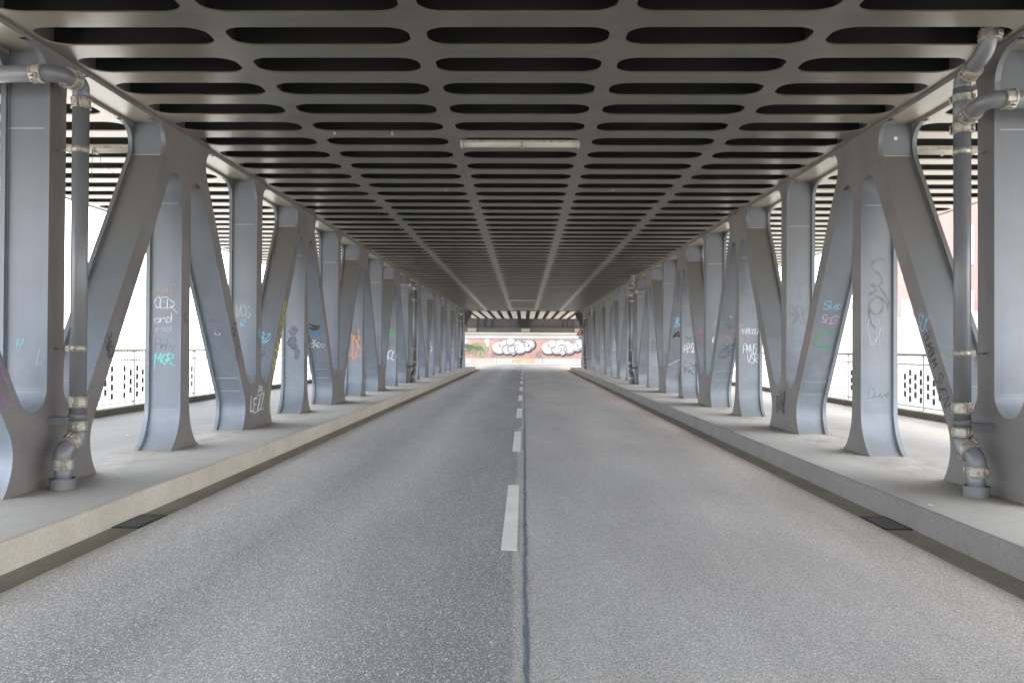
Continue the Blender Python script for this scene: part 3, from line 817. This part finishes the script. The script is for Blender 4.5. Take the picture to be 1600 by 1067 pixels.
L = [(-5.9,.1,.5,.35), (-5.4,.0,.45,.4), (-4.9,.15,.55,.45), (-4.4,.3,.4,.35), (-4.1,-.1,.5,.45), (-4.9,-.35,.4,.35), (-4.3,-.55,.35,.4), (-6.4,.3,.5,.4), (-6.9,.1,.6,.5)]
o = discs(L, .03).build('graffiti_piece', spray('olive', (.20,.19,.10)), wl, (0, .025, 0), fix=False); o['label'] = 'olive green graffiti piece at the left end of the wall'
o = discs([(-3.75, .75, .28, .28), (-3.7,.4,.16,.18), (-6.1,.75,.4,.25)], 0).build('graffiti_piece', S['mural'], wl, (0, .01, 0), fix=False)
mb = MB(); rg = random.Random(8)
for q in range(12): ribbon(mb, [smooth_line([(rg.uniform(-6.6,-3.9), rg.uniform(-.5,.5)) for _ in range(2)] + [(rg.uniform(-6.6,-3.9), rg.uniform(-.8,.5))])], .05, ((0, -.025-.001*q, EYE), (1,0,0), (0,0,1), (0,-1,0)), 0)
mb.build('letter_lines', S['darkgreen'], wl, fix=False)
mb = MB(); ribbon(mb, [[(-4.75,-.75),(-4.5,-.2)],[(-4.1,-.75),(-4.4,-.1)],[(-6.2,.5),(-5.8,.7),(-5.5,.55)]], .07, ((0, -.045, EYE), (1,0,0), (0,0,1), (0,-1,0)), 0)
mb.build('letter_highlights', S['mural'], wl, fix=False)
def wall_word(txt, x, v, w, h, col, lw, lab, seed):
    mb = MB(); ribbon(mb, rot(text_strokes(txt, w, h, .1, .04, seed), 0, 0, 0), lw, ((x, -.006, zz(v)), (1,0,0), (0,0,1), (0,-1,0)), 0)
    o = mb.build('graffiti', S[col], wl, fix=False); o['label'] = lab
wall_word('MISTER', .05, -1.28, 2.3, .38, 'orange', .12, 'orange lettering on the pale base of the wall', 3)
wall_word('LEBEN ZEN', 4.2, -1.28, 3.0, .42, 'drip', .05, 'thin grey outlined lettering on the pale base of the wall', 5)
wall_word('RESISTS', -4.2, -1.26, 2.3, .36, 'salmonp', .05, 'faint pink lettering on the pale base of the wall', 6)
wall_word('BLA', -2.95, -.5, .5, .5, 'grey', .05, 'small dark tag on the salmon band left of the middle', 7)
wall_word('KOS', 1.65, -.5, .6, .7, 'grey', .06, 'small dark tag on the salmon band between the bubble letters', 8)
wall_word('OS', 2.55, 2.52, .5, .4, 'white', .06, 'white tag', 11)
wall_word('SIP', 3.1, 2.52, .8, .45, 'black', .06, 'tag', 12)
# pavement in front of the wall
o = MB().box(-40, 40, 79.6, YW, -.3, .12).build('pavement', M['pave']); tag(o, kind='structure')

# ------------------------------------------------------------------ warning sign
ws = thing('warning_sign', 'red bordered triangular warning sign with traffic light symbol beside the right truss', 'sign', (4.43, 60.2, PAVE))
zc = zz(1.28) - PAVE
def tri(r, y0, y1, m, name):
    pts = rounded([(0, zc+r, 0), (0, zc+r, 0)], 1) 
    c = [(r*cos(radians(a)), r*sin(radians(a)) + zc) for a in (90, 210, 330)]
    p = rounded([((c[0][0]+c[2][0])/2, (c[0][1]+c[2][1])/2, 0), (*c[0], r*.10), (*c[1], r*.10), (*c[2], r*.10), ((c[0][0]+c[2][0])/2, (c[0][1]+c[2][1])/2, 0)], 4)[:-1]
    return MB().prism(p, 'y', y0, y1).build(name, m, ws)
tri(.54, -.03, -.02, M['sign_red'], 'red_border'); tri(.385, -.036, -.031, M['sign_white'], 'white_face')
MB().box(-.075, .075, -.042, -.037, zc-.13, zc+.17).build('signal_symbol', M['black_metal'], ws)
for k, c in enumerate(('red', 'yellow', 'green')):
    n = 10; MB().add([(.035*cos(2*pi*i/n), -.044, zc+.115-.095*k+.035*sin(2*pi*i/n)) for i in range(n)], [tuple(range(n))]).build('signal_light', S[c], ws)
MB().box(-.28, .14, -.03, -.02, zc-.48, zc-.31).build('supplementary_plate', M['sign_white'], ws)
MB().tube([(0, .02, 0), (0, .02, zc+.4)], .03, 10).build('pole', M['rail'], ws)

# ------------------------------------------------------------------ graffiti on the steel
def front(s, kind, k, u_off=None):
    """frame of a camera-side closing plate; x = 0 in the middle of the plate, up = v - v0"""
    Y = N0 + k*P + (HP if kind == 'hanger' else 0)
    return Y - (H-INS)
XC = TX + TW/2
def G_post(s, kind, k, v, strokes, col, lw=.012, lab=None, dx=0, fill=None):
    y = front(s, kind, k)
    graffiti(parts[(s, kind, k)], ((s*XC+dx, y, zz(v)), (1,0,0), (0,0,1), (0,-1,0)), strokes, col, lw, lab, fill=fill)
def G_diag(s, kind, k, v, strokes, col, lw=.012, lab=None, dx=0, fill=None):
    """on the camera-facing closing plate of a diagonal: 'up' = its upper near side, 'down' = its lower near side"""
    Y = N0 + k*P; dn = INS*1.166
    if kind == 'up':
        y = Y + near(v) + dn; up = Vector((0, SL, 1)).normalized(); nrm = Vector((0, -1, SL)).normalized()
    else:
        y = Y - (far(v) - dn); up = Vector((0, -SL, 1)).normalized(); nrm = Vector((0, -1, -SL)).normalized()
    graffiti(parts[(s, kind, k)], ((s*XC+dx, y, zz(v)), (1,0,0), up, nrm), strokes, col, lw, lab, fill=fill)
def G_plate(s, key, Yc, v, strokes, col, lw=.012, lab=None, fill=None):
    """on the road-side face; letters read for a viewer on the road"""
    R_ = (0, -s, 0) if True else None
    graffiti(parts[(s,)+key], ((s*TX, Yc, zz(v)), (0, -s, 0), (0,0,1), (-s, 0, 0)), strokes, col, lw, lab, fill=fill)
T = text_strokes
# left truss
G_post(-1,'hanger',0,.78, T('PUMPE',.30,.14,.1,.05,1), 'tan', .016)
G_post(-1,'hanger',0,.61, T('CED',.28,.13,.1,.06,2)+rot([[(0,0),(.12,-.13)]],0,.08,-.03), 'white', .012, 'white angular tag')
G_post(-1,'hanger',0,.40, T('and',.24,.13,.1,.04,3), 'white', .010, dx=-.02)
G_post(-1,'hanger',0,.27, T('esd',.24,.10,.1,.04,4), 'drip', .009, dx=-.02)
G_post(-1,'hanger',0,.04, T('Pinky',.28,.15,.1,.04,5), 'faint', .014)
G_post(-1,'hanger',0,-.17, T('MGR',.26,.13,.0,.05,6)+[[(-.13,.02),(-.135,-.15)],[(.08,-.06),(.17,-.09)]], 'cyan', .016, 'cyan three letter tag')
G_plate(-1,('hanger',0),N0+HP,.43, scribble(.12,.18,14,7), 'faint', .014); G_plate(-1,('hanger',0),N0+HP,.16, scribble(.10,.34,10,8), 'salmonp', .010)
G_plate(-1,('up',0),N0+1.07,.02, scribble(.2,.34,16,9), 'black', .013, 'black tag'); 
G_diag(-1,'up',0,.02, scribble(.16,.2,8,10), 'blue', .012)
G_diag(-1,'down',1,.44, T('mili',.22,.09,.1,.03,11), 'faint', .012)
G_diag(-1,'down',1,.24, [smooth_line([(-.045,0),(-.02,-.04),(.03,-.04),(.05,.0)]), [(-.03,.05),(-.025,.035)], [(.02,.055),(.025,.04)]], 'strongwhite', .013, 'white smiley')
G_plate(-1,('down',1),N0+P-1.22,.30, rot(T('RA',.22,.2,.1,.08,12),80), 'black', .018, 'black vertical tag')
G_plate(-1,('down',1),N0+P-1.05,-.02, rot(T('SNIT',.40,.2,.1,.08,13),75), 'black', .015)
G_post(-1,'post',1,.65, T('VOG',.26,.22,.1,.06,14), 'drip', .012); G_post(-1,'post',1,.42, T('R',.1,.12), 'sky', .010)
G_plate(-1,('post',1),N0+P,.28, scribble(.10,.24,10,15), 'cyan', .012)
G_diag(-1,'up',1,.20, T('82',.22,.22,.2,.05,16)+[[(-.12,-.14),(.1,-.08),(.14,.0)]], 'sky', .024, 'light blue numeral tag'); G_diag(-1,'up',1,-.1, scribble(.2,.25,9,17), 'faint', .016)
G_plate(-1,('up',1),N0+P+1.20,.22, rot(T('MEVE CLEP',1.50,.19,.1,.05,18),59), 'yellow', .030, 'yellow vertical lettering')
G_plate(-1,('foot',1),N0+P+.60,-.86, [[(0,.30),(.02,-.38)]], 'yellow', .028)
G_plate(-1,('foot',1),N0+P-.05,-1.0, T('LEZZ',.72,.27,.05,.03,19,False), 'strongwhite', .052, 'white spray letters'); G_plate(-1,('foot',1),N0+P+.1,-.74, T('2016',.24,.10,.05,.05,20), 'white', .020)
for i,(dx,v,w,h) in enumerate(((0,.36,.20,.22),(-.02,.12,.22,.32),(.08,-.08,.12,.34))): G_post(-1,'hanger',1,v,None,'smoke',.02,dx=dx,fill=blob(w,h,18,20+i))
G_diag(-1,'down',2,.50, scribble(.26,.2,18,21), 'black', .020, 'black scribble'); G_diag(-1,'down',2,.32, None, 'blue', dx=0, fill=[(-.17,-.05),(.12,-.05),(.1,.05),(-.15,.05)], lab='blue paint patch')
G_diag(-1,'down',2,.06, T('OAEO',.36,.11,.1,.04,22)+rot(T('12',.1,.1),0,-.06,.12), 'white', .018)
G_post(-1,'hanger',2,.30, scribble(.34,.4,16,24), 'grey', .022); G_post(-1,'hanger',2,.02, T('KIDS',.46,.62,.1,.05,23), 'orange', .045, 'orange lettering'); G_post(-1,'hanger',2,.42, scribble(.3,.35,8,23), 'orange', .04)
G_post(-1,'hanger',3,.55, scribble(.3,.3,12,26), 'green', .04); G_post(-1,'hanger',3,-.25, T('OCO',.44,.34,.1,.08,27), 'strongwhite', .045); G_post(-1,'hanger',3,.15, scribble(.3,.5,14,28), 'grey', .02)
G_plate(-1,('down',0),N0-.97,-.20, rot(T('SETZ',.85,.15,0,.03,31,False),-60), 'purple', .016, 'purple angular tag')
G_post(-1,'post',0,.02, scribble(.09,.16,7,32), 'sky', .006, dx=-.05); G_post(-1,'post',0,-.12, T('V',.12,.22,.3,.1,33), 'drip', .007, dx=.12)
for k in (4,5,6,7):
    G_post(-1,'hanger',k,.1*(k-5), scribble(.34,.7,14,40+k), ('drip','white','grey','drip')[k-4], .035)
    G_plate(-1,('foot',k),N0+k*P+.3,-.6, scribble(.14,.9,8,50+k), ('tan','yellow','yellow','pink')[k-4] if k<7 else 'pink', .06)
# right truss
BIG = [smooth_line([(.09,.44),(.02,.47),(-.07,.42),(-.08,.33),(.0,.27),(.05,.20),(.04,.12),(-.04,.09),(-.08,.13)]),
       smooth_line([(-.12,.12),(-.02,.03),(-.12,-.02),(.02,-.06),(.06,-.14),(.05,-.24),(-.01,-.30),(-.09,-.26),(-.12,-.17),(-.07,-.09),(.02,-.07),(.10,-.13),(.14,-.22)]),
       smooth_line([(.0,.10),(.07,.0),(.13,-.10),(.15,-.18)]), smooth_line([(-.12,-.2),(-.12,-.32),(-.08,-.44),(-.03,-.5)])]
G_post(1,'hanger',0,.80, BIG, 'grey', .022, 'large grey vertical lettering')
G_post(1,'hanger',0,.86, [[(-.16,.0),(-.13,.0)],[(-.16,.03),(-.14,.03)],[(.15,-.5),(.17,-.5)],[(.19,-.5),(.21,-.5)]], 'grey', .018)
rr = random.Random(5)
G_post(1,'hanger',0,.28, [[(x, .16), (x+rr.uniform(-.01,.01), -rr.uniform(.05,.42))] for x in (-.10,-.07,-.04,-.01,.02,.05,.08,.12,.15)], 'drip', .006, 'pale paint drips')
G_post(1,'hanger',0,.20, [smooth_line([(-.12,.25),(-.14,.1),(-.08,-.1),(.0,.0),(.04,.12)])], 'drip', .008)
G_post(1,'hanger',0,-.58, T('Duve',.30,.12,.3,.04,62)+[[(-.22,.02),(-.19,.05),(-.16,0),(-.21,-.05),(-.22,.02)],[(-.1,-.12),(.08,-.11)]], 'faint', .008)
G_diag(1,'down',1,.72, T('Susi',.28,.14,.2,.05,63), 'sky', .012, 'light blue tag'); G_diag(1,'down',1,.50, T('SEE',.28,.13,.2,.08,64), 'pink', .012, 'pink tag')
G_diag(1,'down',1,.10, [smooth_line([(.14,.20),(.0,.22),(-.12,.12),(-.14,.02),(-.06,-.04),(.10,-.02)]), [(.06,-.02),(.06,-.2)], [(.10,0),(.10,-.12)]], 'green', .032, 'green spray letter')
G_plate(1,('down',1),N0+P-1.32,.22, scribble(.10,.26,12,65), 'red', .018); G_plate(1,('down',1),N0+P-1.17,-.03, [[(.0,.3),(.02,-.3)],[(.03,.3),(.03,-.1)]], 'red', .014, 'red drips')
G_plate(1,('up',0),N0+1.42,.58, rot(T('GAF',.34,.16,.1,.08,66),-55), 'grey', .015); G_plate(1,('up',0),N0+1.24,.33, rot(T('SUK',.26,.17,.1,.08,67),-20), 'sky', .013, 'light blue tag')
G_plate(1,('up',0),N0+1.08,.02, rot(T('BUMBUM',.42,.12,.1,.04,68),-58), 'black', .015, 'black handwritten word'); G_plate(1,('up',0),N0+.815,-.42, rot(T('SVEN',.40,.15,.1,.04,69),-60), 'black', .015, 'black handwritten word')
G_post(1,'post',1,1.10, [[(.05,.18),(-.06,.12),(.04,.06),(-.02,.02),(.0,-.18)],[(-.07,-.1),(0,-.19),(.08,-.1)]], 'grey', .014); G_post(1,'post',1,.62, T('BRC',.36,.30,.05,.04,71), 'grey', .015)
G_post(1,'post',1,.22, T('iT',.18,.18,.1,.05,72), 'blue', .018)
G_plate(1,('foot',1),N0+P+.02,-.92, scribble(.34,.46,26,73), 'black', .020); G_plate(1,('foot',1),N0+P+.3,-1.0, scribble(.2,.34,14,74), 'darkgreen', .026)
G_post(1,'hanger',1,.40, T('PARKOUR',.45,.12,.05,.0,75,False), 'strongwhite', .018, 'white word'); G_post(1,'hanger',1,.02, T('PMNS',.28,.20,.1,.06,76)+rot(T('VSR',.24,.18,.1,.06,77),0,.06,-.20), 'strongwhite', .014)
G_post(1,'hanger',1,.70, [smooth_line([(-.2,-.12),(-.1,-.05),(.16,.0),(.05,.05),(.08,.25),(-.02,.28),(-.06,.1),(-.04,-.02)])], 'faint', .009)
G_diag(1,'down',2,.30, T('CAST',.30,.13,.1,.05,78), 'salmonp', .022); G_diag(1,'down',2,.55, scribble(.24,.15,12,79), 'grey', .014); G_diag(1,'down',2,-.02, scribble(.38,.42,30,80), 'grey', .014, 'dark scribble')
G_diag(1,'down',2,.78, [[(-.03,.02),(.02,.0)],[(-.03,.0),(.03,-.01)]], 'strongwhite', .016)
G_plate(1,('down',2),N0+2*P-1.10,.10, rot(T('SETA SIR',1.50,.16,.1,.06,81),59), 'teal', .024, 'teal vertical lettering'); G_plate(1,('post',2),N0+2*P,.10, rot(T('SUCHT USI',1.5,.14,.1,.05,82),-88), 'teal', .024, 'teal vertical lettering')
G_post(1,'post',2,.25, T('Pu',.25,.15), 'strongwhite', .026, dx=.04); G_diag(1,'up',2,.4, T('S6',.3,.3,.1,.1,84), 'magenta', .03); G_post(1,'post',2,.65, T('A',.2,.2), 'tan', .02)
G_post(1,'hanger',2,.72, scribble(.24,.18,8,85), 'faint', .018); G_post(1,'hanger',2,.30, T('TMCO',.4,.16), 'grey', .024); G_post(1,'hanger',2,.05, T('PZSE',.38,.22,.1,.08,87), 'strongwhite', .022); G_post(1,'hanger',2,-.55, scribble(.4,.4,22,88), 'faint', .02)
G_diag(1,'down',3,.85, T('8S',.3,.3,.1,.1,89), 'sky', .035); G_diag(1,'down',3,.50, T('AR',.36,.26,.1,.1,90), 'black', .05); G_diag(1,'down',3,-.35, [[(-.25,-.2),(.25,.12)]], 'white', .05)
for k in (3,4,5,6):
    G_post(1,'hanger',k,.2, scribble(.34,.6,14,90+k), ('grey','red','drip','sky')[k-3], .035)
# white sticker on the closing plate of the gusset
y = N0+HP-(2.22-SL*2.55-INS*1.166)
graffiti(parts[(1,'gusset',0)], ((TX+.24, y, zz(2.78)), (1,0,0), (0,0,1), (0,-1,0)), None, 'strongwhite', name='sticker', label='small white square sticker', fill=[(-.022,-.022),(.022,-.022),(.022,.022),(-.022,.022)])

# ------------------------------------------------------------------ litter
rl = random.Random(11)
for x, y, z_, lab in ((-4.25, 9.9, PAVE, 'white scrap of litter on the left pavement near the kerb'), (-6.2, 12.6, PAVE, 'white scrap of litter on the left walkway behind the truss'), (3.78, 7.35, PAVE, 'white scrap of litter on the right kerb'), (2.6, 9.6, .0, 'white scrap of litter on the road near the right gutter'), (-4.2, 8.4, PAVE, 'brown leaf on the left pavement beside the drainpipe')):
    pts = [(.022*cos(a)*(1+rl.uniform(-.4,.4)), .022*sin(a)*(1+rl.uniform(-.4,.4)), rl.uniform(.003,.010)) for a in [i*pi/3 for i in range(6)]]
    o = MB().add(pts, [tuple(range(6))]).build('litter_scrap', M['rust'] if 'leaf' in lab else M['litter'], None, (x, y, z_)); tag(o, lab, 'litter')

# ------------------------------------------------------------------ surroundings
o = MB().box(-900, 900, -500, 1200, -6.5, -6.0).build('ground', M['ground']); tag(o, kind='structure')
def building(x0, x1, y0, y1, z1, wall, label, nx, nz, faces, roof='beige', wz=2.0, wv=1.2):
    t = thing('brick_building' if wall == 'brick' else 'office_building', label, 'building', ((x0+x1)/2, (y0+y1)/2, -6))
    cx, cy = (x0+x1)/2, (y0+y1)/2
    MB().box(x0-cx, x1-cx, y0-cy, y1-cy, 0, z1+6).build('wall', M[wall], t)
    if wall == 'brick': MB().box(x0-cx-.25, x1-cx+.25, y0-cy-.25, y1-cy+.25, 0, 6+zz(2.3)).build('ground_storey', M['palebase'], t)
    MB().box(x0-cx-.3, x1-cx+.3, y0-cy-.3, y1-cy+.3, z1+6.003, z1+6.5).build('roof', M[roof], t)
    sx = x0 if faces > 0 else x1      # facade towards the bridge
    fm = MB().box(-.06, .0, -wv/2-.12, wv/2+.12, -wz/2-.12, wz/2+.12) if faces > 0 else MB().box(0, .06, -wv/2-.12, wv/2+.12, -wz/2-.12, wz/2+.12)
    pm_ = MB().box(-.075, -.063, -wv/2, wv/2, -wz/2, wz/2) if faces > 0 else MB().box(.063, .075, -wv/2, wv/2, -wz/2, wz/2)
    w0 = None
    for i in range(nx):
        for k in range(nz):
            y = y0 + (i+.5)*(y1-y0)/nx - cy; z = 1.8 + k*(z1+4)/nz + (.6 if wall == 'brick' else 0)
            if w0 is None:
                w0 = fm.build('window', M['beige'], t, (sx-cx, y, z)); pm_.build('pane', M['glass'], w0)
            else:
                c = copy_part(w0, t, (sx-cx, y, z)); copy_part(w0.children[0], c, (0,0,0))
    return t
building(26, 40, 38, 60, 15, 'brick', 'red brick building with pale framed windows beyond the right railing', 6, 5, 1)
building(-75, -60, 70, 130, 2.5, 'beige', 'pale low office building beyond the left railing', 10, 2, -1)
building(40, 55, 96, 160, 7, 'beige', 'pale building farther along beyond the right railing', 10, 3, 1)
def tree(x, y, h, r, seed, label):
    t = thing('tree', label, 'tree', (x, y, -6), 'bushy trees beyond the railings')
    rn = random.Random(seed)
    mb = MB().tube([(0,0,0), (.1,0,h*.3), (0,.1,h*.6)], .22, 8, r2=.08)
    for i in range(6):
        a = rn.uniform(0, 6.28); mb.tube([(.05,.05,h*(.3+.05*i)), (cos(a)*r*.5, sin(a)*r*.5, h*(.5+.06*i))], .07, 6, r2=.02)
    mb.build('trunk', M['bark'], t)
    mb = MB()
    cl = [(rn.uniform(-r,r)*.7, rn.uniform(-r,r)*.7, h*rn.uniform(.35,.95), rn.uniform(.25,.5)*r) for _ in range(22)]
    for cx, cy, cz, cr in cl:
        for _ in range(70):
            d = Vector((rn.gauss(0,1), rn.gauss(0,1), rn.gauss(0,1))).normalized()*cr*rn.uniform(.5,1)
            c = Vector((cx,cy,cz)) + d; a = Vector((rn.gauss(0,1), rn.gauss(0,1), rn.gauss(0,1))).normalized()*.13; b = a.orthogonal().normalized()*.10
            mb.add([c-a, c+b, c+a, c-b], [(0,1,2,3)])
    mb.build('crown', M['leaf'], t, fix=False)
for i, (x, y, h, r, l) in enumerate(((14.5, 34, 5.0, 1.9, 'dark leafy tree just behind the right railing, nearer one'), (17, 41, 5.2, 2.1, 'dark leafy tree behind the right railing, farther one'))):
    tree(x, y, h, r, 100+i, l)

# ------------------------------------------------------------------ light
w = bpy.data.worlds.new('World'); sc.world = w; w.use_nodes = True
nt = w.node_tree; bg = nt.nodes['Background']
SUN_EL, SUN_AZ = radians(58), radians(118)      # azimuth clockwise from +Y
sky = nt.nodes.new('ShaderNodeTexSky'); sky.sky_type = 'NISHITA'; sky.sun_disc = False
sky.sun_elevation = SUN_EL; sky.sun_rotation = SUN_AZ; sky.air_density = 1.0; sky.dust_density = 3.0
hs = nt.nodes.new('ShaderNodeHueSaturation'); hs.inputs['Saturation'].default_value = .45
nt.links.new(sky.outputs['Color'], hs.inputs['Color'])
mx = nt.nodes.new('ShaderNodeMix'); mx.data_type = 'RGBA'; mx.inputs[0].default_value = .5; mx.inputs[7].default_value = (8.6, 9.1, 9.9, 1)
nt.links.new(hs.outputs['Color'], mx.inputs[6]); nt.links.new(mx.outputs[2], bg.inputs['Color'])
bg.inputs['Strength'].default_value = 1.32
sun = bpy.data.lights.new('sun', 'SUN'); sun.energy = 3.5; sun.angle = radians(12); sun.color = (1.0, .93, .84)
so = bpy.data.objects.new('sun', sun); COL.objects.link(so)
dirv = Vector((sin(SUN_AZ)*cos(SUN_EL), cos(SUN_AZ)*cos(SUN_EL), sin(SUN_EL)))
so.rotation_euler = dirv.to_track_quat('Z', 'Y').to_euler()

# ------------------------------------------------------------------ camera
cam = bpy.data.cameras.new('camera'); co = bpy.data.objects.new('camera', cam); COL.objects.link(co)
cam.sensor_width = 36; cam.lens = 36*1250/1600; cam.clip_end = 3000; cam.clip_start = .05
co.location = (.075, 0, EYE)
yaw, pitch, roll = radians(.87), radians(.53), radians(.32)
co.matrix_world = (Matrix.Translation(co.location) @ Matrix.Rotation(yaw, 4, 'Z') @ Matrix.Rotation(radians(90)+pitch, 4, 'X') @ Matrix.Rotation(roll, 4, 'Z'))
sc.camera = co
sc.view_settings.view_transform = 'Standard'; sc.view_settings.look = 'None'; sc.view_settings.exposure = 0
sc.render.engine = 'CYCLES'
sc.cycles.use_denoising = True
sc.cycles.max_bounces = 10; sc.cycles.diffuse_bounces = 8; sc.cycles.glossy_bounces = 4
sc.cycles.sample_clamp_indirect = 12
